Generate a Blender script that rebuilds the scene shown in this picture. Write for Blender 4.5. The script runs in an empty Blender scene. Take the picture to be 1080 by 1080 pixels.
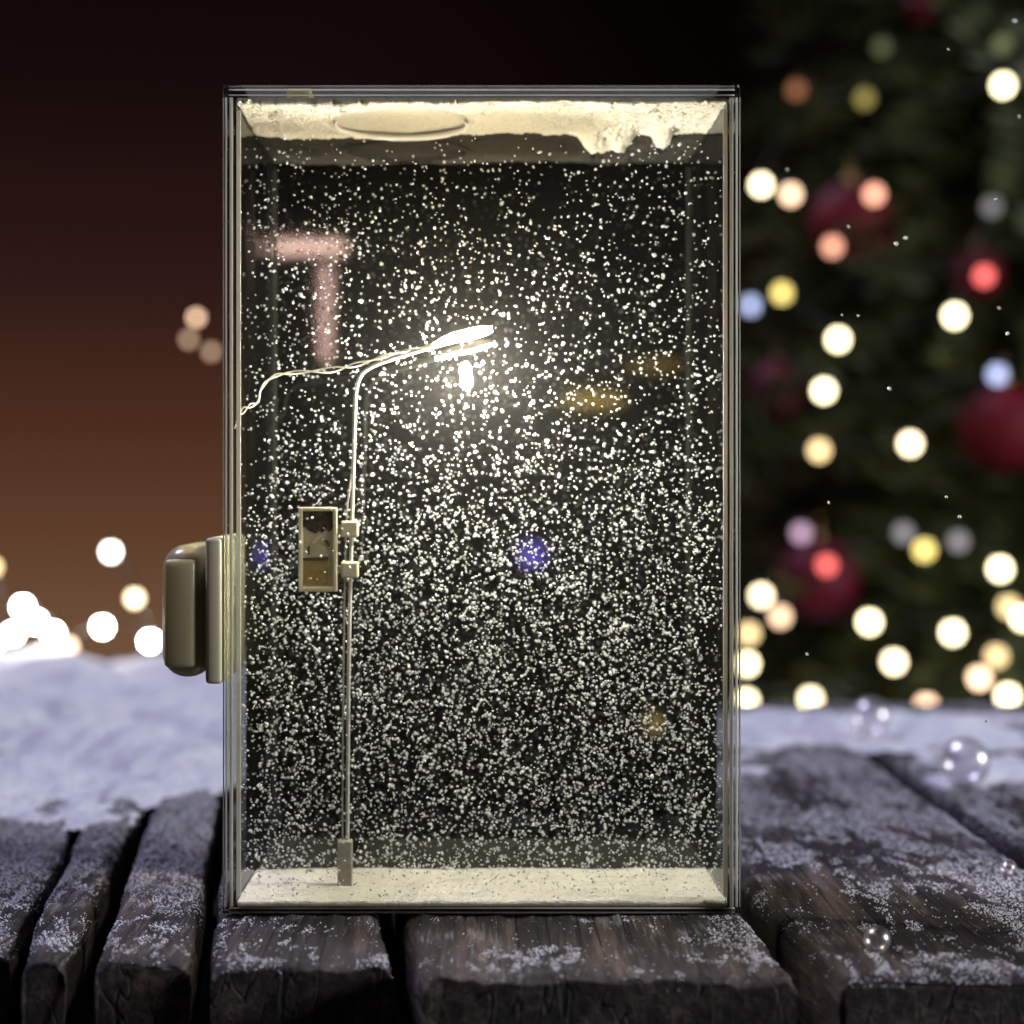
import bpy, bmesh, math, random
import numpy as np
from mathutils import Vector, noise, Matrix
from mathutils.bvhtree import BVHTree

random.seed(7)
rng = np.random.default_rng(7)
scn = bpy.context.scene
C = scn.collection
PI = math.pi

# ------------------------------------------------------------------ camera
S = 0.2 / 880            # metres per photo pixel in the plane of the box front
D = 0.40                 # camera to box front
VX, VY = 505.0, 518.0    # principal point of the lens in the photo
CZ = (966 - VY) * S      # camera height above the boards

cam = bpy.data.cameras.new('camera')
cam_o = bpy.data.objects.new('camera', cam)
C.objects.link(cam_o)
cam_o.location = (0, -D, CZ)
cam_o.rotation_euler = (PI / 2, 0, 0)
cam.sensor_width = 36
cam.lens = 36 * D / (1080 * S)
cam.shift_x = (540 - VX) / 1080
cam.shift_y = -(540 - VY) / 1080
cam.clip_start = 0.01
cam.clip_end = 200
cam.dof.use_dof = True
cam.dof.focus_distance = 0.400
cam.dof.aperture_fstop = 8.0
scn.camera = cam_o

# ------------------------------------------------------------------ world: dusk sky with a warm glow low on the left
world = bpy.data.worlds.new('World')
scn.world = world
world.use_nodes = True
wt = world.node_tree
wt.nodes.clear()
def wn(t, **k):
    n = wt.nodes.new(t)
    for a, b in k.items():
        setattr(n, a, b)
    return n
tc = wn('ShaderNodeTexCoord')
sep = wn('ShaderNodeSeparateXYZ')
wt.links.new(tc.outputs['Generated'], sep.inputs[0])
mr = wn('ShaderNodeMapRange')
mr.inputs['From Min'].default_value = -0.3
mr.inputs['From Max'].default_value = 0.7
wt.links.new(sep.outputs['Z'], mr.inputs['Value'])
rp = wn('ShaderNodeValToRGB')
stops = [(-0.30, (.010, .006, .005)), (-0.14, (.17, .095, .05)), (-0.09, (.155, .082, .044)), (-0.02, (.108, .046, .023)),
         (0.04, (.070, .026, .014)), (0.12, (.027, .0098, .0082)), (0.23, (.0085, .0034, .0032)),
         (0.32, (.0042, .0018, .0020)), (0.50, (.010, .009, .016)), (0.70, (.022, .021, .042))]
el = rp.color_ramp.elements
while len(el) < len(stops):
    el.new(0.5)
for e, (z, c) in zip(el, stops):
    e.position = (z + 0.3) / 1.0
    e.color = (*c, 1)
wt.links.new(mr.outputs[0], rp.inputs[0])
mrx = wn('ShaderNodeMapRange', interpolation_type='SMOOTHSTEP')
mrx.inputs['From Min'].default_value = -0.12
mrx.inputs['From Max'].default_value = 0.16
mrx.inputs['To Min'].default_value = 1.0
mrx.inputs['To Max'].default_value = 0.22
wt.links.new(sep.outputs['X'], mrx.inputs['Value'])
mry = wn('ShaderNodeMapRange', interpolation_type='SMOOTHSTEP')
mry.inputs['From Min'].default_value = -0.3
mry.inputs['From Max'].default_value = 0.5
mry.inputs['To Min'].default_value = 0.15
mry.inputs['To Max'].default_value = 1.0
wt.links.new(sep.outputs['Y'], mry.inputs['Value'])
mul = wn('ShaderNodeMath', operation='MULTIPLY')
wt.links.new(mrx.outputs[0], mul.inputs[0])
wt.links.new(mry.outputs[0], mul.inputs[1])
bg = wn('ShaderNodeBackground')
wt.links.new(rp.outputs[0], bg.inputs['Color'])
wt.links.new(mul.outputs[0], bg.inputs['Strength'])
wo = wn('ShaderNodeOutputWorld')
wt.links.new(bg.outputs[0], wo.inputs['Surface'])

# ------------------------------------------------------------------ moon: a dim cool sun, high behind on the left
sun = bpy.data.lights.new('moon', 'SUN')
sun.energy = 2.4
sun.angle = math.radians(14)
sun.color = (.70, .69, 1.0)
sun_o = bpy.data.objects.new('moon', sun)
C.objects.link(sun_o)
sd = Vector((0.46, -0.20, -0.86)).normalized()
sun_o.rotation_euler = sd.to_track_quat('-Z', 'Y').to_euler()

scn.view_settings.view_transform = 'Standard'
scn.view_settings.look = 'None'
scn.view_settings.exposure = 0
scn.view_settings.gamma = 1
scn.view_settings.use_curve_mapping = False
scn.cycles.use_adaptive_sampling = False
scn.cycles.use_denoising = True
scn.cycles.max_bounces = 10
scn.cycles.transparent_max_bounces = 32
scn.cycles.sample_clamp_indirect = 4
scn.cycles.caustics_reflective = True
scn.cycles.volume_bounces = 0

def at(px, py, y):
    k = S * (y + D) / D
    return Vector(((px - VX) * k, y, CZ - (py - VY) * k))
def ground(px, py, z=0.0):
    d = (CZ - z) * D / ((py - VY) * S)
    return at(px, py, d - D)
def pix(v):
    d = v[1] + D
    return VX + v[0] * D / (S * d), VY + (CZ - v[2]) * D / (S * d)

# ------------------------------------------------------------------ helpers
def link(name, me, mat=None, parent=None, smooth=False):
    o = bpy.data.objects.new(name, me)
    C.objects.link(o)
    if mat is not None:
        for m in (mat if isinstance(mat, (list, tuple)) else [mat]):
            me.materials.append(m)
    if parent is not None:
        o.parent = parent
    if smooth:
        me.polygons.foreach_set('use_smooth', [True] * len(me.polygons))
    return o
def tag(o, label=None, cat=None, group=None, kind=None):
    if label: o['label'] = label
    if cat: o['category'] = cat
    if group: o['group'] = group
    if kind: o['kind'] = kind
    return o
def thing(name, label, cat, loc=(0, 0, 0), group=None):
    o = bpy.data.objects.new(name, None)
    C.objects.link(o)
    o.location = loc
    o.empty_display_size = .01
    return tag(o, label, cat, group)
def pyd(name, v, f):
    me = bpy.data.meshes.new(name)
    me.from_pydata([tuple(a) for a in v], [], [tuple(a) for a in f])
    me.update()
    return me
def tris(name, V, F):
    """fast mesh from numpy arrays of verts and equal-sized faces"""
    me = bpy.data.meshes.new(name)
    k = F.shape[1]
    me.vertices.add(len(V)); me.vertices.foreach_set('co', V.astype(np.float32).ravel())
    me.loops.add(F.size); me.loops.foreach_set('vertex_index', F.astype(np.int32).ravel())
    me.polygons.add(len(F)); me.polygons.foreach_set('loop_start', (np.arange(len(F)) * k).astype(np.int32))
    me.update(calc_edges=True)
    me.validate()
    return me
class MB:
    def __init__(self): self.v = []; self.f = []; self.m = []
    def box(self, a, b, m=0, mats=None):
        i = len(self.v)
        x0, y0, z0 = a; x1, y1, z1 = b
        self.v += [(x0,y0,z0),(x1,y0,z0),(x1,y1,z0),(x0,y1,z0),(x0,y0,z1),(x1,y0,z1),(x1,y1,z1),(x0,y1,z1)]
        for k, q in enumerate(((0,3,2,1),(4,5,6,7),(0,1,5,4),(2,3,7,6),(1,2,6,5),(3,0,4,7))):   # -z +z -y +y +x -x
            self.f.append(tuple(i + j for j in q)); self.m.append(mats[k] if mats else m)
    def tube(self, pts, r, n=8, m=0, cap=True):
        pts = [Vector(p) for p in pts]
        rr = r if isinstance(r, (list, tuple)) else [r] * len(pts)
        up = Vector((0.13, 0.97, 0.2)).normalized()
        i0 = len(self.v)
        for k, p in enumerate(pts):
            t = (pts[min(k + 1, len(pts) - 1)] - pts[max(k - 1, 0)]).normalized()
            a = t.cross(up)
            if a.length < .05: a = t.cross(Vector((1, 0, 0)))
            a.normalize(); b = t.cross(a)
            for j in range(n):
                w = 2 * PI * j / n
                self.v.append(tuple(p + (a * math.cos(w) + b * math.sin(w)) * rr[k]))
        for k in range(len(pts) - 1):
            for j in range(n):
                j2 = (j + 1) % n
                self.f.append((i0 + k*n + j, i0 + k*n + j2, i0 + (k+1)*n + j2, i0 + (k+1)*n + j)); self.m.append(m)
        if cap:
            self.f.append(tuple(i0 + j for j in range(n))[::-1]); self.m.append(m)
            e = i0 + (len(pts) - 1) * n
            self.f.append(tuple(e + j for j in range(n))); self.m.append(m)
    def sphere(self, c, r, nu=16, nv=10, m=0):
        i0 = len(self.v)
        rx, ry, rz = r if isinstance(r, (tuple, list)) else (r, r, r)
        for a in range(nv + 1):
            th = PI * a / nv
            for b in range(nu):
                ph = 2 * PI * b / nu
                self.v.append((c[0] + rx*math.sin(th)*math.cos(ph), c[1] + ry*math.sin(th)*math.sin(ph), c[2] + rz*math.cos(th)))
        for a in range(nv):
            for b in range(nu):
                b2 = (b + 1) % nu
                q = (i0 + a*nu + b, i0 + (a+1)*nu + b, i0 + (a+1)*nu + b2, i0 + a*nu + b2)
                self.f.append(q); self.m.append(m)
    def build(self, name, mat, parent=None, smooth=False, bevel=0, seg=2):
        me = pyd(name, self.v, self.f)
        o = link(name, me, mat, parent, smooth)
        me.polygons.foreach_set('material_index', self.m)
        if bevel:
            bm = bmesh.new(); bm.from_mesh(me)
            bmesh.ops.remove_doubles(bm, verts=bm.verts, dist=1e-7)
            bmesh.ops.bevel(bm, geom=list(bm.edges), offset=bevel, segments=seg, affect='EDGES', profile=.5, clamp_overlap=True)
            bm.to_mesh(me); bm.free()
            if smooth: me.polygons.foreach_set('use_smooth', [True] * len(me.polygons))
        return o
def spline(pts, n=8):
    """Catmull-Rom through 3-D points"""
    P = [Vector(p) for p in pts]
    P = [P[0] * 2 - P[1]] + P + [P[-1] * 2 - P[-2]]
    out = []
    for i in range(1, len(P) - 2):
        for k in range(n):
            t = k / n
            a, b, c, d = P[i-1], P[i], P[i+1], P[i+2]
            out.append(.5 * ((2*b) + (c - a)*t + (2*a - 5*b + 4*c - d)*t*t + (3*b - a - 3*c + d)*t**3))
    out.append(P[-2])
    return out
def fbm(x, y, z=0.0, o=4):
    return noise.fractal(Vector((x, y, z)), 1.0, 2.0, o)
def sstep(a, b, x):
    t = min(1, max(0, (x - a) / (b - a)))
    return t * t * (3 - 2 * t)

# icosahedron grain template
g_ = (1 + 5 ** .5) / 2
ICO_V = np.array([(-1,g_,0),(1,g_,0),(-1,-g_,0),(1,-g_,0),(0,-1,g_),(0,1,g_),(0,-1,-g_),(0,1,-g_),(g_,0,-1),(g_,0,1),(-g_,0,-1),(-g_,0,1)]) / math.hypot(1, g_)
ICO_F = np.array([(0,11,5),(0,5,1),(0,1,7),(0,7,10),(0,10,11),(1,5,9),(5,11,4),(11,10,2),(10,7,6),(7,1,8),(3,9,4),(3,4,2),(3,2,6),(3,6,8),(3,8,9),(4,9,5),(2,4,11),(6,2,10),(8,6,7),(9,8,1)])
OCT_V = np.array([(1,0,0),(-1,0,0),(0,1,0),(0,-1,0),(0,0,1),(0,0,-1)], float)
OCT_F = np.array([(0,2,4),(2,1,4),(1,3,4),(3,0,4),(2,0,5),(1,2,5),(3,1,5),(0,3,5)])
def grains(name, P, R, elong=(1.0, 1.7), ico=True):
    """many separate irregular grains in one mesh: stuff nobody could count"""
    TV, TF = (ICO_V, ICO_F) if ico else (OCT_V, OCT_F)
    n = len(P); k = len(TV)
    A = rng.normal(size=(n, 3, 3))
    Q, _ = np.linalg.qr(A)
    sc = np.ones((n, 3)); sc[:, 0] = rng.uniform(*elong, n); sc[:, 2] = rng.uniform(.6, 1.0, n)
    T = TV[None] * rng.uniform(.75, 1.25, (n, k, 1)) * sc[:, None, :] * R[:, None, None]
    V = np.einsum('nij,nkj->nki', Q, T) + P[:, None, :]
    F = TF[None] + (np.arange(n) * k)[:, None, None]
    return tris(name, V.reshape(-1, 3), F.reshape(-1, 3))

# ------------------------------------------------------------------ materials
def mat(name, color=(.8, .8, .8), rough=.5, metal=0, spec=.5, ior=1.5, emis=None, estr=0, alpha=1):
    m = bpy.data.materials.new(name); m.use_nodes = True
    b = m.node_tree.nodes['Principled BSDF']
    b.inputs['Base Color'].default_value = (*color, 1)
    b.inputs['Roughness'].default_value = rough
    b.inputs['Metallic'].default_value = metal
    b.inputs['IOR'].default_value = ior
    b.inputs['Specular IOR Level'].default_value = spec
    if emis:
        b.inputs['Emission Color'].default_value = (*emis, 1)
        b.inputs['Emission Strength'].default_value = estr
    return m
def node(m, t, **k):
    n = m.node_tree.nodes.new(t)
    for a, b in k.items():
        if a.startswith('i_'): n.inputs[a[2:].replace('_', ' ')].default_value = b
        else: setattr(n, a, b)
    return n
def lk(m, a, b): m.node_tree.links.new(a, b)
def speckle(m, scale, c0, c1, bump=0, dist=.0004, lo=.35, hi=.7, rough=None):
    """mottled colour (and bump) from noise in object space"""
    b = m.node_tree.nodes['Principled BSDF']
    t = node(m, 'ShaderNodeTexCoord'); n = node(m, 'ShaderNodeTexNoise', i_Scale=scale, i_Detail=5.0, i_Roughness=.65)
    lk(m, t.outputs['Object'], n.inputs['Vector'])
    r = node(m, 'ShaderNodeValToRGB')
    r.color_ramp.elements[0].position = lo; r.color_ramp.elements[0].color = (*c0, 1)
    r.color_ramp.elements[1].position = hi; r.color_ramp.elements[1].color = (*c1, 1)
    lk(m, n.outputs['Fac'], r.inputs[0]); lk(m, r.outputs[0], b.inputs['Base Color'])
    if bump:
        u = node(m, 'ShaderNodeBump', i_Strength=bump, i_Distance=dist)
        lk(m, n.outputs['Fac'], u.inputs['Height']); lk(m, u.outputs[0], b.inputs['Normal'])
    return m
def pane_mat(name, f0=.035, power=4.0, tint=(.96, .97, .95), rough=.01, gain=1.0):
    """clear sheet: passes light straight through, mirrors more and more towards grazing"""
    m = bpy.data.materials.new(name); m.use_nodes = True
    nt = m.node_tree; nt.nodes.clear()
    out = nt.nodes.new('ShaderNodeOutputMaterial')
    tr = node(m, 'ShaderNodeBsdfTransparent', i_Color=(*tint, 1))
    gl = node(m, 'ShaderNodeBsdfGlossy', i_Roughness=rough, i_Color=(.95, .95, .93, 1))
    lw = node(m, 'ShaderNodeLayerWeight', i_Blend=.5)
    pw = node(m, 'ShaderNodeMath', operation='POWER'); pw.inputs[1].default_value = power
    ml = node(m, 'ShaderNodeMath', operation='MULTIPLY_ADD', use_clamp=True)
    ml.inputs[1].default_value = gain * (1 - f0); ml.inputs[2].default_value = f0
    mx = node(m, 'ShaderNodeMixShader')
    lk(m, lw.outputs['Facing'], pw.inputs[0]); lk(m, pw.outputs[0], ml.inputs[0])
    lk(m, ml.outputs[0], mx.inputs[0]); lk(m, tr.outputs[0], mx.inputs[1]); lk(m, gl.outputs[0], mx.inputs[2])
    lk(m, mx.outputs[0], out.inputs['Surface'])
    return m
def glow(name, color, strength, clear=False):
    m = bpy.data.materials.new(name); m.use_nodes = True
    nt = m.node_tree; nt.nodes.clear()
    out = nt.nodes.new('ShaderNodeOutputMaterial')
    e = node(m, 'ShaderNodeEmission', i_Color=(*color, 1), i_Strength=strength)
    if clear:
        t = node(m, 'ShaderNodeBsdfTransparent', i_Color=(.9, .9, .85, 1)); a = nt.nodes.new('ShaderNodeAddShader')
        lk(m, e.outputs[0], a.inputs[0]); lk(m, t.outputs[0], a.inputs[1]); lk(m, a.outputs[0], out.inputs['Surface'])
    else:
        lk(m, e.outputs[0], out.inputs['Surface'])
    return m

M = {}
M['pane'] = pane_mat('clear acrylic', f0=.001, power=5)
M['side'] = pane_mat('clear acrylic against liquid', f0=.01, power=2.6, gain=.65)
M['edge'] = mat('polished acrylic edge', (.014, .014, .011), .10, spec=.9)
M['edge_bright'] = bpy.data.materials.new('cloudy glue line'); M['edge_bright'].use_nodes = True  # pale material for the added highlight lines and glow strips
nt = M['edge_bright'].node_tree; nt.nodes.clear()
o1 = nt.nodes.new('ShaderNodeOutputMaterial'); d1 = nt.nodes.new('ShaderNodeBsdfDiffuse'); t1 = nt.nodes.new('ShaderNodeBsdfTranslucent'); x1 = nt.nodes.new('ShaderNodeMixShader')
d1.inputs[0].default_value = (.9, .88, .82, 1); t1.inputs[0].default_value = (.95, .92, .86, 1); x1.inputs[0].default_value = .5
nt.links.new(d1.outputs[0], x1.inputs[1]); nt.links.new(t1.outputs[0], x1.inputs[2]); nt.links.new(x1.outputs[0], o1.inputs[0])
M['black'] = mat('glossy black acrylic', (.004, .004, .004), .03, ior=1.66)
M['snow_in'] = speckle(mat('glitter snow', (.8, .8, .8), .8), 900, (.76, .71, .60), (.94, .90, .80), .8, .0006)
M['flake'] = mat('white flake', (.88, .88, .88), .7)
M['steel'] = mat('lamp metal', (.78, .75, .68), .35, metal=.25)
M['wire'] = mat('lamp wire', (.78, .71, .58), .4, metal=.15)
M['cream'] = mat('cream plastic', (.42, .38, .23), .25)  # darkened tone: shade on the battery case is put into the colour
for k in ('cream',):
    b = M[k].node_tree.nodes['Principled BSDF']
    b.inputs['Subsurface Weight'].default_value = 1.0
    b.inputs['Subsurface Radius'].default_value = (1, .8, .45)
    b.inputs['Subsurface Scale'].default_value = .006
M['cream_frame'] = mat('cream sign plastic', (.80, .72, .50), .4)
M['base_grey'] = speckle(mat('grey lamp base', (.4, .4, .35), .6), 900, (.30, .29, .24), (.50, .48, .40))

# wood
def wood_mat():
    m = mat('weathered wood', (.05, .04, .04), .72, spec=.35)
    b = m.node_tree.nodes['Principled BSDF']
    t = node(m, 'ShaderNodeTexCoord'); oi = node(m, 'ShaderNodeObjectInfo')
    mp = node(m, 'ShaderNodeMapping'); mp.inputs['Scale'].default_value = (1, .07, 1)
    off = node(m, 'ShaderNodeVectorMath', operation='ADD')
    mu = node(m, 'ShaderNodeMath', operation='MULTIPLY'); mu.inputs[1].default_value = 9.0
    lk(m, oi.outputs['Random'], mu.inputs[0]); lk(m, t.outputs['Object'], off.inputs[0]); lk(m, mu.outputs[0], off.inputs[1])
    lk(m, off.outputs[0], mp.inputs['Vector'])
    n1 = node(m, 'ShaderNodeTexNoise', i_Scale=420.0, i_Detail=6.0, i_Roughness=.7, i_Distortion=.6)
    n2 = node(m, 'ShaderNodeTexNoise', i_Scale=60.0, i_Detail=5.0, i_Roughness=.6, i_Distortion=1.2)
    lk(m, mp.outputs[0], n1.inputs['Vector']); lk(m, mp.outputs[0], n2.inputs['Vector'])
    ad = node(m, 'ShaderNodeMath', operation='ADD'); lk(m, n1.outputs['Fac'], ad.inputs[0]); lk(m, n2.outputs['Fac'], ad.inputs[1])
    hf = node(m, 'ShaderNodeMath', operation='MULTIPLY'); hf.inputs[1].default_value = .5; lk(m, ad.outputs[0], hf.inputs[0])
    r = node(m, 'ShaderNodeValToRGB')
    e = r.color_ramp.elements
    e[0].position = .41; e[0].color = (.008, .006, .006, 1)
    e[1].position = .62; e[1].color = (.112, .082, .071, 1)
    k = e.new(.51); k.color = (.030, .022, .022, 1)
    lk(m, hf.outputs[0], r.inputs[0])
    # long drying cracks
    cn = node(m, 'ShaderNodeTexNoise', i_Scale=95.0, i_Detail=2.0, i_Roughness=.5, i_Distortion=.3)
    mp2 = node(m, 'ShaderNodeMapping'); mp2.inputs['Scale'].default_value = (1, .018, .3)
    lk(m, off.outputs[0], mp2.inputs['Vector']); lk(m, mp2.outputs[0], cn.inputs['Vector'])
    c1 = node(m, 'ShaderNodeMath', operation='SUBTRACT'); c1.inputs[1].default_value = .5; lk(m, cn.outputs['Fac'], c1.inputs[0])
    c2 = node(m, 'ShaderNodeMath', operation='ABSOLUTE'); lk(m, c1.outputs[0], c2.inputs[0])
    crk = node(m, 'ShaderNodeMapRange'); crk.inputs['From Max'].default_value = .010; lk(m, c2.outputs[0], crk.inputs['Value'])
    wd = node(m, 'ShaderNodeMix', data_type='RGBA'); wd.inputs[6].default_value = (.004, .003, .003, 1)
    lk(m, crk.outputs[0], wd.inputs[0]); lk(m, r.outputs[0], wd.inputs[7])
    # rime caught in the grain: its own white patches
    f1 = node(m, 'ShaderNodeTexNoise', i_Scale=38.0, i_Detail=4.0, i_Roughness=.6)
    f2 = node(m, 'ShaderNodeTexNoise', i_Scale=900.0, i_Detail=3.0, i_Roughness=.7)
    lk(m, off.outputs[0], f1.inputs['Vector']); lk(m, mp.outputs[0], f2.inputs['Vector'])
    fm = node(m, 'ShaderNodeMath', operation='MULTIPLY'); lk(m, f1.outputs['Fac'], fm.inputs[0]); lk(m, f2.outputs['Fac'], fm.inputs[1])
    fr = node(m, 'ShaderNodeMapRange', interpolation_type='SMOOTHSTEP'); fr.inputs['From Min'].default_value = .27; fr.inputs['From Max'].default_value = .40
    fr.inputs['To Max'].default_value = .22
    lk(m, fm.outputs[0], fr.inputs['Value'])
    geo = node(m, 'ShaderNodeNewGeometry'); sx = node(m, 'ShaderNodeSeparateXYZ'); lk(m, geo.outputs['Normal'], sx.inputs[0])
    up = node(m, 'ShaderNodeMapRange'); up.inputs['From Min'].default_value = .55; up.inputs['From Max'].default_value = .9
    lk(m, sx.outputs['Z'], up.inputs['Value'])
    f3 = node(m, 'ShaderNodeMath', operation='MULTIPLY'); lk(m, fr.outputs[0], f3.inputs[0]); lk(m, up.outputs[0], f3.inputs[1])
    mix = node(m, 'ShaderNodeMix', data_type='RGBA')
    mix.inputs[7].default_value = (.62, .62, .66, 1)
    lk(m, f3.outputs[0], mix.inputs[0]); lk(m, wd.outputs[2], mix.inputs[6])
    lk(m, mix.outputs[2], b.inputs['Base Color'])
    bu = node(m, 'ShaderNodeBump', i_Strength=.9, i_Distance=.0012)
    hh = node(m, 'ShaderNodeMath', operation='MULTIPLY_ADD'); hh.inputs[1].default_value = .35
    lk(m, crk.outputs[0], hh.inputs[0]); lk(m, hf.outputs[0], hh.inputs[2])
    lk(m, hh.outputs[0], bu.inputs['Height']); lk(m, bu.outputs[0], b.inputs['Normal'])
    return m
M['wood'] = wood_mat()
M['snow'] = speckle(mat('snow', (.85, .86, .9), .85, spec=.3), 500, (.68, .69, .74), (.90, .91, .94), 1.0, .0016, .3, .65)
M['rime'] = mat('ice crystals', (.68, .68, .76), .5)
M['ground'] = speckle(mat('dark frozen soil', (.02, .02, .02), .9), 6, (.010, .009, .008), (.03, .027, .025))

# ------------------------------------------------------------------ ground below the table
gm = MB(); gm.box((-6, -3, -.80), (6, 7, -.75))
tag(gm.build('ground', M['ground']), kind='structure')

# ------------------------------------------------------------------ table of thick old boards
table = thing('wooden_table', 'old weathered wooden table of thick dark boards dusted with snow under the glass box', 'table', (0, 0, 0))
ROWS = (1018, 850, 729)
PLANKS = [  # near end row, left edge px at the three rows, right edge px
    (1004, (-620, -400, -215), (-272, -131, 12)),
    (1000, (-260, -120, 20), (5, 88, 150)),
    (1012, (15, 94, 155), (66, 149, 189)),
    (1012, (97, 160, 194), (203, 229, 249)),
    (1017, (223, 240, 256), (414, 387, 362)),
    (1029, (440, 396, 369), (832, 690, 594)),
    (1029, (872, 702, 602), (1235, 990, 818)),
    (1020, (1262, 1004, 828), (1750, 1360, 1130)),
]
def edge_x(pxs, y):
    pts = [ground(px, r) for px, r in zip(pxs, ROWS)]
    (x0, y0), (x1, y1), (x2, y2) = [(p.x, p.y) for p in pts]
    if y < y1: return x0 + (x1 - x0) * (y - y0) / (y1 - y0)
    return x1 + (x2 - x1) * (y - y1) / (y2 - y1)
TH = .042
bvhs = []
for pi, (near, L, R) in enumerate(PLANKS):
    y0 = ground(0, near).y
    y1 = .62 if pi < 6 else .40
    nv, nu = 150, 44
    v, f = [], []
    seed = pi * 13.7
    tv = [(k / nv) ** 1.5 for k in range(nv + 1)]
    NS = nu + 7
    for k in range(nv + 1):
        y = y0 + (y1 - y0) * tv[k]
        d = y + D
        a = edge_x(L, y) + .0012 * fbm(seed, y * 22) + .0005 * fbm(seed + 3, y * 120)
        b = edge_x(R, y) + .0012 * fbm(seed + 5, y * 22) + .0005 * fbm(seed + 8, y * 120)
        w = b - a
        endr = .003
        dy = y - y0
        enddrop = -.0017 * (1 - min(1, dy / endr)) ** 2
        ring = [(a + .002, y, -TH), (a + .0006, y, -TH * .6), (a, y, -.006), (a + .0004, y, -.0032)]
        for j in range(nu):
            u = j / (nu - 1)
            # denser sampling towards the rounded arrises
            uu = .5 - .5 * math.cos(PI * u)
            x = a + .001 + (w - .002) * uu
            e = min(x - a, b - x)
            z = -.0015 * (1 - min(1, (e - .001) / .0028)) ** 2.2
            z += .00060 * fbm(x * 330 + seed, y * 12, seed, 3) + .0005 * fbm(x * 40, y * 20 + seed, 1.0, 3)
            z += enddrop * (1 + .5 * fbm(x * 160, seed, 2.0, 3))
            ring.append((x, y + (0.0011 * fbm(x * 90, seed, 4.4, 3) if k == 0 else 0), z))
        ring += [(b - .0004, y, -.0032), (b, y, -.006), (b - .002, y, -TH)]
        v += ring
    for k in range(nv):
        for j in range(NS):
            j2 = (j + 1) % NS
            f.append((k*NS + j, k*NS + j2, (k+1)*NS + j2, (k+1)*NS + j))
    f.append(tuple(range(NS))[::-1]); f.append(tuple(nv * NS + j for j in range(NS)))
    me = pyd('plank', v, f)
    bm = bmesh.new(); bm.from_mesh(me); bmesh.ops.recalc_face_normals(bm, faces=bm.faces); bm.to_mesh(me)
    bvhs.append(BVHTree.FromBMesh(bm)); bm.free()
    link('plank', me, M['wood'], table, True)
    me.polygons[-1].use_smooth = False; me.polygons[-2].use_smooth = False
jm = MB()
for yy in (.12, .36):
    jm.box((-.42, yy, -.085), (.55, yy + .05, -TH - .0004))
jm.build('crossbeam', M['wood'], table, bevel=.002)
def top_z(x, y):
    for b in bvhs:
        h = b.ray_cast(Vector((x, y, .05)), Vector((0, 0, -1)), .0545)
        if h[0] is not None: return h[0].z
    return None

# ------------------------------------------------------------------ snow drift on the far half of the table
def drift(px, py, x, y):
    """thickness of snow at a board point (metres)"""
    left = 1 - sstep(180, 330, px); right = sstep(700, 800, px); midw = max(0, 1 - left - right)
    start = 836 * left + 784 * right + 790 * midw
    start += 72 * fbm(x * 16, y * 14, 3.3, 4) + 16 * fbm(x * 90, y * 70, 7.1, 3)
    t = (start - py) / 60.0
    d = y + D
    h = .0042 * min(1, max(-1, t)) + .006 * sstep(.55, .95, d) * left + .003 * right * sstep(.6, .8, d)
    h += left * sstep(.62, .98, d) * (-.001 + .007 * fbm(x * 9, y * 9, 6.6, 3)) + right * sstep(.66, .8, d) * .008 * fbm(x * 12, y * 12, 4.6, 3)
    h += (.0020 + .0085 * left * sstep(.5, .75, d)) * fbm(x * 22, y * 22, 1.7, 4) + .0009 * fbm(x * 120, y * 120, 5.0, 4) + .0005 * fbm(x * 420, y * 420, 2.0, 3)
    return h
nc, nr = 460, 260
us = np.linspace(-.56, .78, nc)
ds = .445 + (1.02 - .445) * np.linspace(0, 1, nr) ** 1.6
V = np.zeros((nr, nc, 3)); keep = np.zeros((nr, nc), bool)
for i, d in enumerate(ds):
    y = d - D
    for j, u in enumerate(us):
        x = u * d
        px, py = pix((x, y, 0))
        h = drift(px, py, x, y)
        far = 1.0 if px < 420 else .80
        if d > far - .06:
            h -= .03 * ((d - far + .06) / .06) ** 2
        ok = h > -.0012 and d < far + .012
        # the open joints between the boards stay open near the front
        V[i, j] = (x, y, h)
        keep[i, j] = ok
idx = -np.ones((nr, nc), int)
F = []
for i in range(nr - 1):
    for j in range(nc - 1):
        if keep[i, j] and keep[i+1, j] and keep[i, j+1] and keep[i+1, j+1]:
            F.append((i*nc + j, i*nc + j + 1, (i+1)*nc + j + 1, (i+1)*nc + j))
F = np.array(F)
# take out what lies over an open joint close to the viewer
cen = V.reshape(-1, 3)[F].mean(1)
ok = []
for c in cen:
    if c[1] + D < .50 and top_z(c[0], c[1]) is None and fbm(c[0]*60, c[1]*60, 9.) < .25: ok.append(False)
    else: ok.append(True)
F = F[np.array(ok)]
used = np.unique(F); rm = -np.ones(nr * nc, int); rm[used] = np.arange(len(used))
me = tris('snow', V.reshape(-1, 3)[used], rm[F])
so = link('snow', me, M['snow'], smooth=True)
tag(so, 'soft drift of bluish white snow covering the far half of the wooden table', 'snow', kind='stuff')
snow_bvh = BVHTree.FromPolygons([tuple(p) for p in V.reshape(-1, 3)[used]], [tuple(q) for q in rm[F]])

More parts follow.
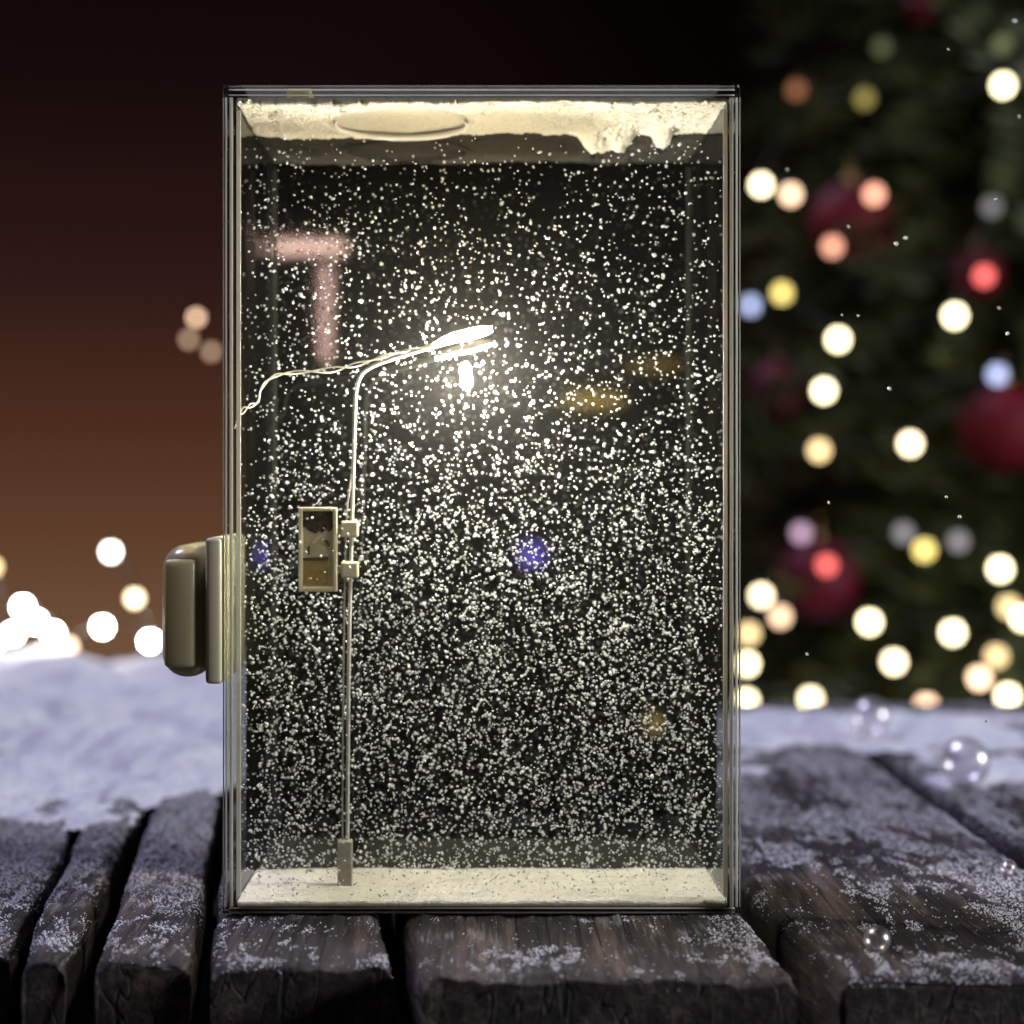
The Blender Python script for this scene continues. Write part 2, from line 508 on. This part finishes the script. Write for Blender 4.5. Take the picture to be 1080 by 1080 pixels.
# loose crystals over boards and drift edge
P, Rr = [], []
tries = 0
while len(P) < 150000 and tries < 900000:
    tries += 1
    d = .342 + (.80 - .342) * random.random() ** 1.25
    px = random.uniform(-40, 1130)
    k = S * d / D
    x, y = (px - VX) * k, d - D
    if -.063 < x < .064 and -.0015 < y < .048: continue
    py = VY + CZ / k
    n = fbm(x * 42, y * 30, 11.0, 4) + .6 * fbm(x * 260, y * 120, 4.0, 4)
    base = -.01 + .42 * sstep(980, 800, py)
    if px < 240: base += 1.0 * sstep(985, 850, py)
    if px > 780: base += .06
    if d < .36: base -= .05
    pr = 1 / (1 + math.exp(-(n + base - .24) * 17))
    if random.random() > pr * .95 + .010: continue
    h = snow_bvh.ray_cast(Vector((x, y, .06)), Vector((0, 0, -1)), .07)
    tz = top_z(x, y)
    z = h[0].z if h[0] is not None else None
    if tz is not None: z = tz if z is None else max(z, tz)
    if z is None: continue
    r = random.choice((.00010, .00013, .00016, .00020, .00026)) * (1 + .6 * (d - .35)) * random.uniform(.7, 1.15)
    P.append((x, y, z + r * .3)); Rr.append(r)
me = grains('frost', np.array(P), np.array(Rr), (1.0, 1.9), ico=False)
tag(link('frost', me, M['rime']), 'loose icy snow crystals scattered in patches over the dark boards', 'snow', kind='stuff')

# ------------------------------------------------------------------ the glass box
XL, XR = (235 - VX) * S, (781 - VX) * S
ZT = (966 - 88) * S
T = .0025
YB = .0392               # inside of the black back
YL = .0205               # depth of the lamp post
box = thing('snow_box', 'tall clear acrylic box with black back, snowing inside, cream battery case on its side', 'snow globe', ((XL + XR) / 2, 0, 0))
def inbox(o):
    o.matrix_parent_inverse = Matrix.Translation(box.location).inverted()
    return o
ZB = .0014; ZC = ZT - .0027
g = .00012
m = MB(); m.box((XL, 0, .0006), (XR, T, ZT - .0004), mats=[1, 1, 0, 0, 1, 1]); inbox(m.build('front_pane', [M['pane'], M['edge']], box))
for a, b in ((XL + .0002, XL + .0002 + T), (XR - T - .0002, XR - .0002)):
    m = MB(); m.box((a, T + .0012, ZB + g), (b, YB - g, ZC - g), mats=[1, 1, 0, 1, 0, 0]); inbox(m.build('side_pane', [M['side'], M['edge']], box))
m = MB(); m.box((XL, YB, .0006), (XR, YB + T, ZT - .0004)); inbox(m.build('back_panel', M['black'], box, bevel=.0003))
m = MB(); m.box((XL + .0001, T + .0012, .0006), (XR - .0001, YB - g, ZB)); inbox(m.build('base_pane', M['edge'], box, bevel=.0002))
m = MB(); m.box((XL + .0001, T + .0012, ZC), (XR - .0001, YB - g, ZT - .0002), mats=[0, 0, 0, 1, 1, 1]); inbox(m.build('lid', [M['pane'], M['edge']], box))
# pale tubes added for the bright highlight lines along the acrylic edges
m = MB()
zz = [ZB + (ZC - ZB) * k / 20 for k in range(21)]
for px, r in ((236.5, .00022), (242.0, .00042), (773.5, .00042), (779.0, .00024)):
    x = (px - VX) * S
    m.tube([(x + .00006 * fbm(px, z * 90), T + .0006, z) for z in zz], r, 6)
m.tube([(XL + .001, T + .0005, ZT - .0008), (XR - .001, T + .0005, ZT - .0008)], .0002, 6)
m.tube([(XL + .001, T + .0005, ZC + .0006), (XR - .001, T + .0005, ZC + .0006)], .00016, 6)
m.tube([(XL + .001, T + .0005, .0011), (XR - .001, T + .0005, .0011)], .00022, 6)
inbox(m.build('glued_seam', M['edge_bright'], box, True))
for px in (249.6, 767.2):  # pale strips added inside, standing in for the glow on the side walls
    x = (px - VX) * S
    m = MB(); m.box((x - .0005, T + .0006, ZB + .0024), (x + .0005, T + .0012, ZC - .0030))
    inbox(m.build('corner_strip', M['edge_bright'], box))
# liquid
liq = bpy.data.materials.new('clear liquid'); liq.use_nodes = True
nt = liq.node_tree; nt.nodes.clear()
out = nt.nodes.new('ShaderNodeOutputMaterial'); vs = nt.nodes.new('ShaderNodeVolumeScatter')
vs.inputs['Density'].default_value = .10; vs.inputs['Color'].default_value = (1, .95, .88, 1); vs.inputs['Anisotropy'].default_value = .3
nt.links.new(vs.outputs[0], out.inputs['Volume'])
m = MB(); m.box((XL + T + .0006, T + .0004, ZB + .0003), (XR - T - .0006, YB - .0004, ZC - .0003)); inbox(m.build('liquid', liq, box))
# filling plug in the lid
a = at(318, 92, .012)
m = MB(); m.box((a.x - .0030, .006, ZC + .0004), (a.x + .0030, .016, ZT + .0004)); inbox(m.build('filling_plug', M['cream'], box, bevel=.0005))
# battery case
cx0 = (166 - VX) * S
zt, zb = CZ - (575 - VY) * S, CZ - (717 - VY) * S
m = MB(); m.box((cx0, .0006, zb), (XL - .0032, .037, zt))
case = inbox(m.build('battery_case', M['cream'], box, True, bevel=.006, seg=6))
m = MB(); m.box((XL - .0042, -.0006, zb - .0010), (XL - .0001, .0395, zt + .0018))
fl = m.build('flange', mat('pale cream plastic', (.66, .61, .42), .35), None, True, bevel=.0010, seg=3)  # paler copy of the case plastic, its brighter light put into the colour
fl.parent = case
m = MB(); m.box((cx0 + .0014, .0000, zb + .0028), (XL - .0066, .0036, zt - .0034))
pl = m.build('cover', M['cream'], None, True, bevel=.0012, seg=3)
pl.parent = case

# ------------------------------------------------------------------ snow inside the box
xi0, xi1 = XL + T + .0005, XR - T - .0005
yi0, yi1 = T + .0003, YB - .0003
def bed(name, base, sign, fn, nx=320, ny=110):
    v, f = [], []
    for k in range(ny + 1):
        y = yi0 + (yi1 - yi0) * k / ny
        for j in range(nx + 1):
            x = xi0 + (xi1 - xi0) * j / nx
            v.append((x, y, base + sign * max(.0002, fn(x, y))))
    off = len(v)
    for k in range(ny + 1):
        for j in range(nx + 1):
            v.append((xi0 + (xi1 - xi0) * j / nx, yi0 + (yi1 - yi0) * k / ny, base))
    W = nx + 1
    for k in range(ny):
        for j in range(nx):
            a = k*W + j
            f.append((a, a+1, a+W+1, a+W)); f.append((off+a, off+a+W, off+a+W+1, off+a+1))
    for j in range(nx):
        for a, s in ((j, 1), (ny*W + j, -1)):
            q = (a, off+a, off+a+1, a+1); f.append(q if s > 0 else q[::-1])
    for k in range(ny):
        for a, s in ((k*W, -1), (k*W + nx, 1)):
            q = (a, off+a, off+a+W, a+W); f.append(q if s > 0 else q[::-1])
    me = pyd(name, v, f)
    bm = bmesh.new(); bm.from_mesh(me); bmesh.ops.recalc_face_normals(bm, faces=bm.faces); bm.to_mesh(me); bm.free()
    return link(name, me, M['snow_in'], None, True)
hb = lambda x, y: .0012 + .0004 * fbm(x*60, y*60, 2.) + .0002 * fbm(x*300, y*300, 5.) - .006 * (y - .02) + .00016 * fbm(x*1500, y*1500, 7., 3)
o = bed('snow', ZB + .0001, 1, hb)
tag(o, 'cream lit snow lying on the bottom of the clear box', 'snow', kind='stuff')
bub = at(423, 121, .0225)
def hc(x, y):
    t = .0012 + .0007 * fbm(x*70, y*70, 8.) + .0004 * fbm(x*320, y*320, 3.)
    t += (.0050 + .0014 * fbm(x*300, 2., 2., 3)) * math.exp(-((x - .0335)/.0068)**6 - ((y - .036)/.006)**2) * (1 + .5*fbm(x*240, y*240, 1.))
    t += .0042 * math.sqrt(max(0, 1 - ((x - .0478)/.0026)**2)) * math.exp(-((y - .034)/.004)**4)
    t += .0010 * math.exp(-((x + .035)/.02)**2)
    t += .00030 * fbm(x*1300, y*1300, 2., 3) + .0004 * max(0, fbm(x*420, y*420, 6., 3))
    ck = abs(fbm(x*75, y*110, 4.4, 3))
    if ck < .05 and fbm(x*30, y*30, 9.) > -.1: t -= .0016 * (1 - ck / .05)
    q = math.hypot((x - bub.x) / .0175, (y - .0225) / .0165)
    if q < 1.1: t = .0005 + .35 * t * sstep(.5, 1.1, q) + .0011 * math.exp(-((q - 1.0) / .05) ** 2) * (1.0 if y > .022 else .3)
    return t
o = bed('snow', ZC - .0001, -1, hc)
tag(o, 'clumpy cream snow floating up against the underside of the box lid', 'snow', kind='stuff')
# grains that roughen both layers
P, Rr = [], []
for k in range(16000):
    x, y = random.uniform(xi0 + .0004, xi1 - .0004), random.uniform(yi0 + .0004, yi1 - .0004)
    r = random.uniform(.00010, .00019)
    if k % 8 == 0:
        z = ZB + .0001 + hb(x, y)
    else:
        t = hc(x, y)
        if t < .0006: continue
        z = ZC - .0001 - t
    P.append((x, y, z)); Rr.append(r)
me = grains('snow_grains', np.array(P), np.array(Rr), (1, 1.5), ico=False)
tag(link('snow_grains', me, M['flake']), 'fine white snow grains on the floor and under the lid of the box', 'snow', kind='stuff')
# air bubble under the lid
m = MB(); m.sphere((bub.x, .0225, ZC - .0018), (.0172, .0162, .0017), 48, 14)
M['bubble'] = pane_mat('air bubble skin', f0=.02, power=7, tint=(.98, .98, .98), gain=.8)
ab = tag(m.build('air_bubble', M['bubble'], smooth=True), 'wide flat air bubble trapped under the lid among floating snow', 'bubble')

m = MB(); pts = []; rr = []  # white crescent added for the bright caustic along the bubble's back edge
for k in range(41):
    w = PI * (-.12 + 1.24 * k / 40)
    pts.append((bub.x + .0166 * math.cos(w), .0225 + .0150 * math.sin(w), ZC - .0024 - .0002 * fbm(k * .4, 1.)))
    rr.append(.00012 + .00070 * max(0, math.sin(PI * k / 40)) ** .7)
m.tube(pts, rr, 8)
m.build('rim', M['flake'], ab, True)

# flakes drifting in the liquid
def dens(py):
    pts = [(140, .05), (160, .16), (205, .21), (250, .27), (330, .28), (420, .30), (480, .45), (560, .74), (640, 1), (960, 1)]
    for (a, p), (b, q) in zip(pts, pts[1:]):
        if py <= b: return p + (q - p) * max(0, py - a) / (b - a)
    return 1
P, Rr = [], []
while len(P) < 15000:
    x = random.uniform(xi0 + .0005, xi1 - .0005); y = random.uniform(yi0 + .0006, yi1 - .0006); z = random.uniform(ZB + .0016, ZC - .003)
    px, py = pix((x, y, z))
    if y < YL and (abs(px - 366) < 6 and py > 400 or 312 < px < 380 and 532 < py < 626) and random.random() < .8: continue
    if random.random() > dens(py) * (.75 + .5 * (fbm(x*55, y*55, z*55, 3) + .5)): continue
    P.append((x, y, z)); Rr.append(min(.00046, .00023 * math.exp(random.gauss(0, .30))))
me = grains('snowflakes', np.array(P), np.array(Rr), (1.0, 1.75))
tag(link('snowflakes', me, M['flake']), 'thousands of white snow flakes drifting in the liquid of the box', 'snow', kind='stuff')

# ------------------------------------------------------------------ street lamp inside

lamp = thing('street_lamp', 'miniature curved street lamp, lit, standing in the snow inside the clear box', 'street lamp', at(364, 930, YL))
def inlamp(o):
    o.matrix_parent_inverse = Matrix.Translation(lamp.location).inverted()
    return o
a, b = at(356.5, 886, YL), at(371.5, 934, YL)
m = MB(); m.box((a.x, YL - .0018, ZB + .0003), (b.x, YL + .0018, a.z)); inlamp(m.build('base', M['base_grey'], lamp, bevel=.0003))
pole_px = [(366.5, 890), (367, 800), (368, 700), (369.5, 620), (371.5, 540), (373.5, 470), (374.5, 430), (376, 410), (381, 396), (392, 387), (410, 380), (432, 373), (452, 367), (464, 363)]
m = MB(); m.tube(spline([at(px, py, YL) for px, py in pole_px], 8), .00048, 10); inlamp(m.build('pole', M['steel'], lamp, True))
m = MB(); m.tube(spline([at(361.5, 888, YL + .0004), at(361.5, 800, YL + .0004), at(362.5, 700, YL + .0004), at(364, 610, YL + .0004), at(366, 540, YL + .0006), at(371, 500, YL + .0008)], 6), .00022, 6)
inlamp(m.build('cable', M['wire'], lamp, True))
wp = [(247.5, 452, .0045), (253, 437, .006), (262, 429, .008), (272, 424, .011), (276, 409, .013), (289, 397, .016), (310, 393, .018), (350, 390, .0195), (382, 383, .020), (412, 374, .020), (440, 368, .0205), (466, 362, .0205)]
base_w = spline([at(px, py, y) for px, py, y in wp], 10)
for ph in (0, PI):
    m = MB(); pts = []
    for i, p in enumerate(base_w):
        w = i * .34 + ph
        rad = .00032 + .00035 * max(0, math.sin(i * .11)) ** 2
        pts.append(p + Vector((0, rad * math.cos(w), rad * math.sin(w))))
    m.tube(pts, .00018, 6); inlamp(m.build('wire', M['wire'], lamp, True))
# head: a long flat shell, open below, with a lit lens and a hanging bulb
hp = [at(px, py, YL) for px, py in ((456, 366), (466, 362), (480, 358), (497, 355), (510, 351), (519, 348))]
hr = [.0006, .0012, .0018, .0022, .0020, .0007]
v, f = [], []
NB = 12
for p, r in zip(hp, hr):
    for j in range(NB):
        w = PI * j / (NB - 1)
        v.append((p.x - math.sin(w) * r * .25, p.y + math.cos(w) * r, p.z + math.sin(w) * r * .75))
for k in range(len(hp) - 1):
    for j in range(NB - 1):
        f.append((k*NB + j, (k+1)*NB + j, (k+1)*NB + j + 1, k*NB + j + 1))
me = pyd('lamp_head', v, f)
shell = bpy.data.materials.new('milky lamp shell'); shell.use_nodes = True
nt = shell.node_tree; nt.nodes.clear()
so_ = nt.nodes.new('ShaderNodeOutputMaterial'); d_ = nt.nodes.new('ShaderNodeBsdfDiffuse'); t_ = nt.nodes.new('ShaderNodeBsdfTranslucent'); x_ = nt.nodes.new('ShaderNodeMixShader')
d_.inputs[0].default_value = (.85, .78, .58, 1); t_.inputs[0].default_value = (.97, .91, .76, 1); x_.inputs[0].default_value = .7
nt.links.new(d_.outputs[0], x_.inputs[1]); nt.links.new(t_.outputs[0], x_.inputs[2]); c_ = nt.nodes.new('ShaderNodeBsdfTransparent'); y_ = nt.nodes.new('ShaderNodeMixShader'); y_.inputs[0].default_value = .45; c_.inputs[0].default_value = (.95, .9, .8, 1)
nt.links.new(x_.outputs[0], y_.inputs[1]); nt.links.new(c_.outputs[0], y_.inputs[2]); nt.links.new(y_.outputs[0], so_.inputs[0])
head = inlamp(link('lamp_head', me, shell, lamp, True))
sm = head.modifiers.new('thickness', 'SOLIDIFY'); sm.thickness = .0003
v = []
for p, r in zip(hp, hr):
    for j in range(5):
        w = PI * j / 4
        v.append((p.x, p.y + math.cos(w) * r * .45, p.z - .0003 - math.sin(w) * r * .2))
f = [(k*5 + j, k*5 + j + 1, (k+1)*5 + j + 1, (k+1)*5 + j) for k in range(len(hp) - 1) for j in range(4)]
WARM = (1.0, .91, .76)
ln = link('lens', pyd('lens', v, f), glow('lit lens', WARM, 2000, True), None, True)
ln.parent = head
bp = at(491, 391, YL - .001)
m = MB(); m.sphere(bp, (.0014, .0014, .0022), 16, 10)
bl = m.build('bulb', glow('lit bulb', WARM, 5000), None, True)
bl.parent = head

# ------------------------------------------------------------------ picture sign clipped on the pole
YS = YL - .0012
sign = thing('sign', 'small framed picture panel clipped on the pole of the miniature street lamp', 'sign', at(362, 580, YL))
def insign(o):
    o.matrix_parent_inverse = Matrix.Translation(sign.location).inverted()
    return o
def R2(m, x0, y0, x1, y1, ya, yb, mi=0):
    a, b = at(x0, y1, YS), at(x1, y0, YS)
    m.box((a.x, ya, a.z), (b.x, yb, b.z), mi)
m = MB()
R2(m, 315, 535, 319, 624, YS, YS + .002); R2(m, 351, 535.5, 355.5, 624, YS, YS + .002)
R2(m, 319.1, 535, 350.9, 539, YS, YS + .002); R2(m, 319.1, 619, 350.9, 624, YS, YS + .002)
insign(m.build('frame', M['cream_frame'], sign, bevel=.00025))
pm = [speckle(mat('picture trees', (.03, .025, .015), .5), 700, (.012, .009, .006), (.12, .09, .05), lo=.4, hi=.72),
      speckle(mat('picture wall', (.4, .34, .22), .5), 500, (.50, .43, .28), (.66, .57, .38)),
      speckle(mat('picture floor', (.24, .16, .05), .5), 450, (.30, .20, .06), (.46, .33, .13)),
      mat('picture roof', (.09, .07, .03), .5), mat('picture light', (.75, .66, .42), .5)]
v, f, fm = [], [], []
def poly(pts, yo, mi):
    i = len(v)
    for px, py in pts: v.append(tuple(at(px, py, YS) + Vector((0, yo, 0))))
    f.append(tuple(range(i, i + len(pts)))[::-1]); fm.append(mi)
poly([(319, 539), (351, 539), (351, 619), (319, 619)], .0006, 1)
poly([(319, 539), (351, 539), (351, 557), (347, 561), (343, 558), (340, 562), (336, 560), (333, 563), (328, 561), (324, 559), (321, 556), (319, 557)], .0005, 0)
poly([(319, 592), (345.5, 592), (345.5, 617), (319, 617)], .0005, 2)
poly([(319, 588.5), (346, 587), (346, 591.5), (319, 591.5)], .0004, 3)
poly([(324, 576), (326.5, 576), (326.5, 585), (324, 585)], .0004, 3)
poly([(328, 572), (338, 563), (340, 565), (331, 574)], .0004, 4)
poly([(342, 570), (345, 569), (348, 575), (346, 577)], .0004, 3)
me = pyd('picture', v, f)
o = insign(link('picture', me, pm, sign)); me.polygons.foreach_set('material_index', fm)
for y0, y1 in ((549.5, 566.5), (592.5, 609.5)):
    m = MB(); R2(m, 359.5, y0, 378, y1, YL - .0011, YL + .0011); R2(m, 355.6, y0 + 4, 359.4, y1 - 4, YL - .0006, YL + .0006)
    insign(m.build('clip', M['cream_frame'], sign, bevel=.0005, seg=2, smooth=False))

# ------------------------------------------------------------------ Christmas tree behind on the right
TX, TY = .72, 1.75
ZG = -.75
def rad_at(z): return max(.03, .255 * (1.75 - z) + .115)
tree = thing('christmas_tree', 'dark green Christmas tree standing behind the table, hung with red baubles and lights', 'tree', (TX, TY, ZG))
def intree(o):
    o.matrix_parent_inverse = Matrix.Translation(tree.location).inverted(); return o
m = MB(); m.tube([(TX, TY, ZG + .001), (TX, TY, 0), (TX, TY, 1.6)], [.05, .04, .01], 10)
intree(m.build('trunk', speckle(mat('bark', (.05, .03, .02), .9), 40, (.025, .016, .010), (.07, .045, .03)), tree, True))
V, F = [], []
def quad(p, d, L, w, nrm):
    s = d.cross(nrm).normalized() * w
    i = len(V)
    V.extend([p - s, p + s, p + d * L + s * .4, p + d * L - s * .4]); F.append((i, i+1, i+2, i+3))
z = -.58
while z < 1.62:
    R = rad_at(z)
    nb = max(5, int(32 * R / .6) + 3)
    for k in range(nb):
        ph = random.uniform(0, 2 * PI)
        L = R * random.uniform(.75, 1.08)
        dirv = Vector((math.cos(ph), math.sin(ph), random.uniform(-.28, .05)))
        base = Vector((TX, TY, z + random.uniform(-.03, .03)))
        nseg = int(L / .02)
        for q in range(nseg):
            t = (q + 1) / nseg
            if t < .2: continue
            p = base + dirv * L * t + Vector((0, 0, -.06 * t * t + .02 * math.sin(t * 5)))
            side = Vector((-math.sin(ph), math.cos(ph), 0))
            for s_ in (-1, 1):
                dd = (side * s_ + Vector((math.cos(ph), math.sin(ph), 0)) * .8 + Vector((0, 0, random.uniform(-.5, .35)))).normalized()
                ln_ = .035 + .06 * (1 - t) * random.random() + .02 * random.random()
                quad(p, dd, ln_, .0045, Vector((random.uniform(-.5, .5), random.uniform(-.5, .5), 1)).normalized())
                quad(p, (dd + Vector((0, 0, random.uniform(.2, .9)))).normalized(), ln_ * .8, .0045, dirv)
    z += .05
V = np.array([tuple(a) for a in V]); F = np.array(F)
leaf = speckle(mat('fir needles', (.03, .05, .02), .55), 9, (.040, .062, .020), (.120, .135, .042), lo=.35, hi=.65)
intree(link('crown', tris('crown', V, F), leaf, tree))

def surf_y(x, z, inset=.02):
    R = rad_at(z) - inset
    q = R * R - (x - TX) ** 2
    return TY - math.sqrt(q) if q > 0 else TY
def on_tree(px, py, inset=.0):
    y = 1.3
    for _ in range(25):
        p = at(px, py, y)
        y = .5 * y + .5 * surf_y(p.x, p.z, inset)
    return at(px, py, y)
# baubles
RED = [mat('deep red glass', (.15, .004, .014), .65, spec=.3), mat('wine red glass', (.12, .003, .02), .65, spec=.3)]
gold = mat('bauble cap', (.65, .45, .18), .3, metal=1)
bauble_spots = [
    (898, 236, 44, 0, 'large red bauble high on the tree beside two orange lights'),
    (1030, 288, 27, 0, 'small red bauble near the right edge above a bright white light'),
    (818, 412, 30, 1, 'wine red bauble on the tree close to the box edge'),
    (1058, 452, 46, 0, 'biggest red bauble at the right edge of the picture'),
    (862, 612, 44, 1, 'dark wine red bauble low on the tree, lowest of all'),
    (968, 8, 17, 0, 'small red bauble at the very top of the tree'),
]
for px, py, r, mi, lab in bauble_spots:
    p = on_tree(px, py, .10)
    rr = r * S * (p.y + D) / D
    b = MB(); b.sphere((0, 0, 0), rr, 28, 16)
    o = b.build('bauble', RED[mi], None, True); o.location = p
    tag(o, lab, 'bauble', 'red baubles on the tree')
    c = MB(); c.tube([(0, 0, rr * .97), (0, 0, rr * 1.16)], rr * .16, 10); c.tube([(0, 0, rr * 1.16), (0, 0, rr * 1.6)], rr * .02, 5)
    c.build('cap', gold, o, True)

# light bulbs on strings; colour is what the lit bulb shows
HOT = (1, .86, .52); CREAM = (1, .82, .52); TAN = (.80, .58, .28); PEACH = (1, .66, .42); GOLD = (.62, .48, .14); OLIVE = (.30, .24, .07)
GREY = (.10, .095, .10); REDL = (.62, .10, .09); SALM = (.80, .36, .24); RUST = (.13, .05, .025); BLUE = (.22, .25, .40); MAUVE = (.26, .17, .24); DOLV = (.035, .038, .018)
WHITE = (1, .93, .86)
_bm = {}
def bulb_mat(c, e):
    k = (c, e)
    if k not in _bm: _bm[k] = glow('lit bulb glass', c, e)
    return _bm[k]
def light_string(name, label, bulbs, place, rad, group=None):
    pts = [place(px, py) for px, py, *_ in bulbs]
    t = thing(name, label, 'string lights', pts[0], group)
    inv = Matrix.Translation(pts[0]).inverted()
    w = MB(); path = []
    for a, b in zip(pts, pts[1:]):
        for k in range(6):
            u = k / 6
            q = a.lerp(b, u); q.z -= .10 * (a - b).length * 4 * u * (1 - u); q.y += .012 * math.sin(u * PI)
            path.append(q + Vector((0, 0, rad * 1.5)))
    path.append(pts[-1] + Vector((0, 0, rad * 1.5)))
    w.tube(path, rad * .16, 5)
    o = w.build('wire', mat('dark green wire', (.01, .015, .008), .5), t, True); o.matrix_parent_inverse = inv
    for (px, py, c, e), p in zip(bulbs, pts):
        r = rad
        b = MB(); b.sphere(p, (r, r, r * 1.05), 14, 9)
        o = b.build('bulb', bulb_mat(c, e), t, True); o.matrix_parent_inverse = inv
        s = MB(); s.tube([p + Vector((0, 0, r * .95)), p + Vector((0, 0, r * 1.7))], r * .45, 8)
        k = s.build('socket', M['socket'], None, True); k.parent = o
M['socket'] = mat('bulb socket', (.01, .02, .01), .5)
K = 4.6
upper = [(930, 50, DOLV, K), (1057, 47, DOLV, K * 1.6), (1058, 90, HOT, 10), (912, 104, OLIVE, K * .45), (840, 95, RUST, K),
         (803, 195, HOT, 10), (834, 205, PEACH, K * 1.15), (922, 205, SALM, K), (878, 260, SALM, K * .8), (1038, 291, REDL, K),
         (1046, 218, GREY, K * .8), (1007, 333, HOT, 10), (884, 358, HOT, 10), (825, 309, GOLD, K * 1.2), (792, 322, BLUE, K * 1.3),
         (869, 412, HOT, 10), (1052, 395, BLUE, K * 1.2), (960, 468, CREAM, 9), (864, 475, TAN, K * 1.1)]
lower = [(845, 562, MAUVE, K), (872, 596, REDL, K), (953, 562, GREY, K * 1.2), (975, 580, GOLD, K * 1.2), (1011, 571, GREY, K * 1.2), (1055, 600, HOT, 10),
         (1064, 640, TAN, K * .9), (1079, 652, HOT, 9), (1005, 667, HOT, 10), (917, 656, HOT, 10), (823, 650, PEACH, K * .9), (803, 628, CREAM, 8), (790, 668, TAN, K),
         (788, 700, HOT, 9), (787, 739, HOT, 9), (855, 737, CREAM, 8), (943, 698, CREAM, 9), (977, 744, PEACH, K * 1.1), (1033, 715, PEACH, K * 1.3), (1051, 692, TAN, K * .9), (1063, 734, HOT, 9)]
light_string('light_string', 'string of warm round bulbs wound round the upper part of the tree', upper, lambda a, b: on_tree(a, b, -.02), .0078)
light_string('light_string', 'string of warm round bulbs round the low branches of the tree', lower, lambda a, b: on_tree(a, b, -.02), .0078)
left = [(-8, 598, TAN, K), (-6, 676, WHITE, 60), (14, 668, WHITE, 60), (24, 640, WHITE, 50), (38, 656, WHITE, 60), (56, 668, WHITE, 50), (47, 690, WHITE, 50), (72, 682, PEACH, K * 1.2), (108, 661, WHITE, 50), (158, 676, WHITE, 50), (142, 631, CREAM, K * 1.2), (117, 582, WHITE, 12)]
light_string('light_string', 'string of white bulbs hanging behind the snowy left end of the table', left, lambda a, b: at(a, b, .56 + .03 * math.sin(a)), .0044)
dim = [(223, 371, PEACH, 1.7), (199, 358, PEACH, 1.7), (207, 335, PEACH, 4.4)]
light_string('light_string', 'three dim brownish bulbs hanging far off in the dusk left of the box', dim, lambda a, b: at(a, b, 1.1), .0040)

# ------------------------------------------------------------------ clear spheres added on the boards, standing in for bokeh and glitter flares
M['soap'] = pane_mat('soap bubble skin', f0=.2, power=1.7, tint=(.97, .93, .96), rough=.3, gain=.85)
for px, py, r, lab in ((1018, 829, 26, 'large clear bubble resting on snowy board at the far right'),
                       (918, 781, 21, 'clear bubble at the far snowy end of the boards, pinkish'),
                       (901, 784, 7, 'tiny clear bubble touching a bigger one at the far snow'),
                       (1063, 924, 8, 'tiny clear bubble on the right board near the joint'),
                       (925, 1004, 14, 'clear bubble sparkling near the front end of the right board')):
    q = ground(px, py); rr = r * S * (q.y + D) / D
    tz = top_z(q.x, q.y) or 0
    h = snow_bvh.ray_cast(Vector((q.x, q.y, .06)), Vector((0, 0, -1)), .07)
    if h[0] is not None: tz = max(tz, h[0].z)
    b = MB(); b.sphere((0, 0, 0), rr, 32, 20)
    o = b.build('bubble', M['soap'], None, True); o.location = (q.x, q.y, tz + rr)  # each sphere stands in for a blurred light flare
    tag(o, lab, 'bubble', 'clear bubbles on the boards')
# a few flakes falling in the air beside the tree
P, Rr = [], []
for px, py in ((1000, 52), (955, 251), (905, 333), (888, 332), (938, 410), (998, 524), (874, 530), (1054, 325), (1063, 352), (895, 239), (830, 179), (945, 257), (1075, 123), (1070, 22), (1012, 545), (1050, 210), (851, 690), (1040, 760)):
    y = random.uniform(.0, .06); p = at(px, py, y); P.append(tuple(p)); Rr.append(random.uniform(.00025, .0006))
tag(link('falling_snow', grains('falling_snow', np.array(P), np.array(Rr)), M['flake']), 'a few stray white snow flakes falling in front of the tree', 'snow', kind='stuff')

# ------------------------------------------------------------------ lamps of the room behind the camera, seen mirrored in the acrylic; added lights among them
def mirrored_light(name, px, py, w, h, color, power, shape='RECTANGLE', yv=.85):
    p = at(px, py, yv); k = S * (yv + D) / D
    l = bpy.data.lights.new(name, 'AREA'); l.shape = shape; l.size = w * k; l.size_y = h * k
    l.color = color; l.energy = power * (w * k) * (h * k) * PI
    o = bpy.data.objects.new(name, l); C.objects.link(o)
    o.location = (p.x, 2 * YB - yv, p.z); o.rotation_euler = (PI / 2, 0, 0)
    return o
mirrored_light('tube_lamp', 318, 261, 92, 13, (1, .62, .55), 22)
mirrored_light('tube_lamp', 344, 330, 11, 100, (1, .62, .55), 15)
mirrored_light('ceiling_lamp', 625, 422, 70, 17, (1, .66, .14), 4, 'ELLIPSE')
mirrored_light('ceiling_lamp', 690, 386, 62, 14, (1, .60, .16), 1.6, 'ELLIPSE')
mirrored_light('blue_lamp', 561, 585, 26, 26, (.22, .16, 1), 8, 'ELLIPSE')  # added light; its mirror image stands in for the camera lens reflection

fill = bpy.data.lights.new('floor_lamp', 'AREA'); fill.shape = 'DISK'; fill.size = .5; fill.energy = 44; fill.color = (.95, .97, 1)  # added fill light out of view, brightening the flakes and snow in the box
fo = bpy.data.objects.new('floor_lamp', fill); C.objects.link(fo); fo.location = (2.1, -.5, .58)
fo.rotation_euler = (Vector((0, 0, .1)) - fo.location).to_track_quat('-Z', 'Y').to_euler()
mirrored_light('ceiling_lamp', 690, 763, 15, 19, (1, .70, .22), 5, 'ELLIPSE')
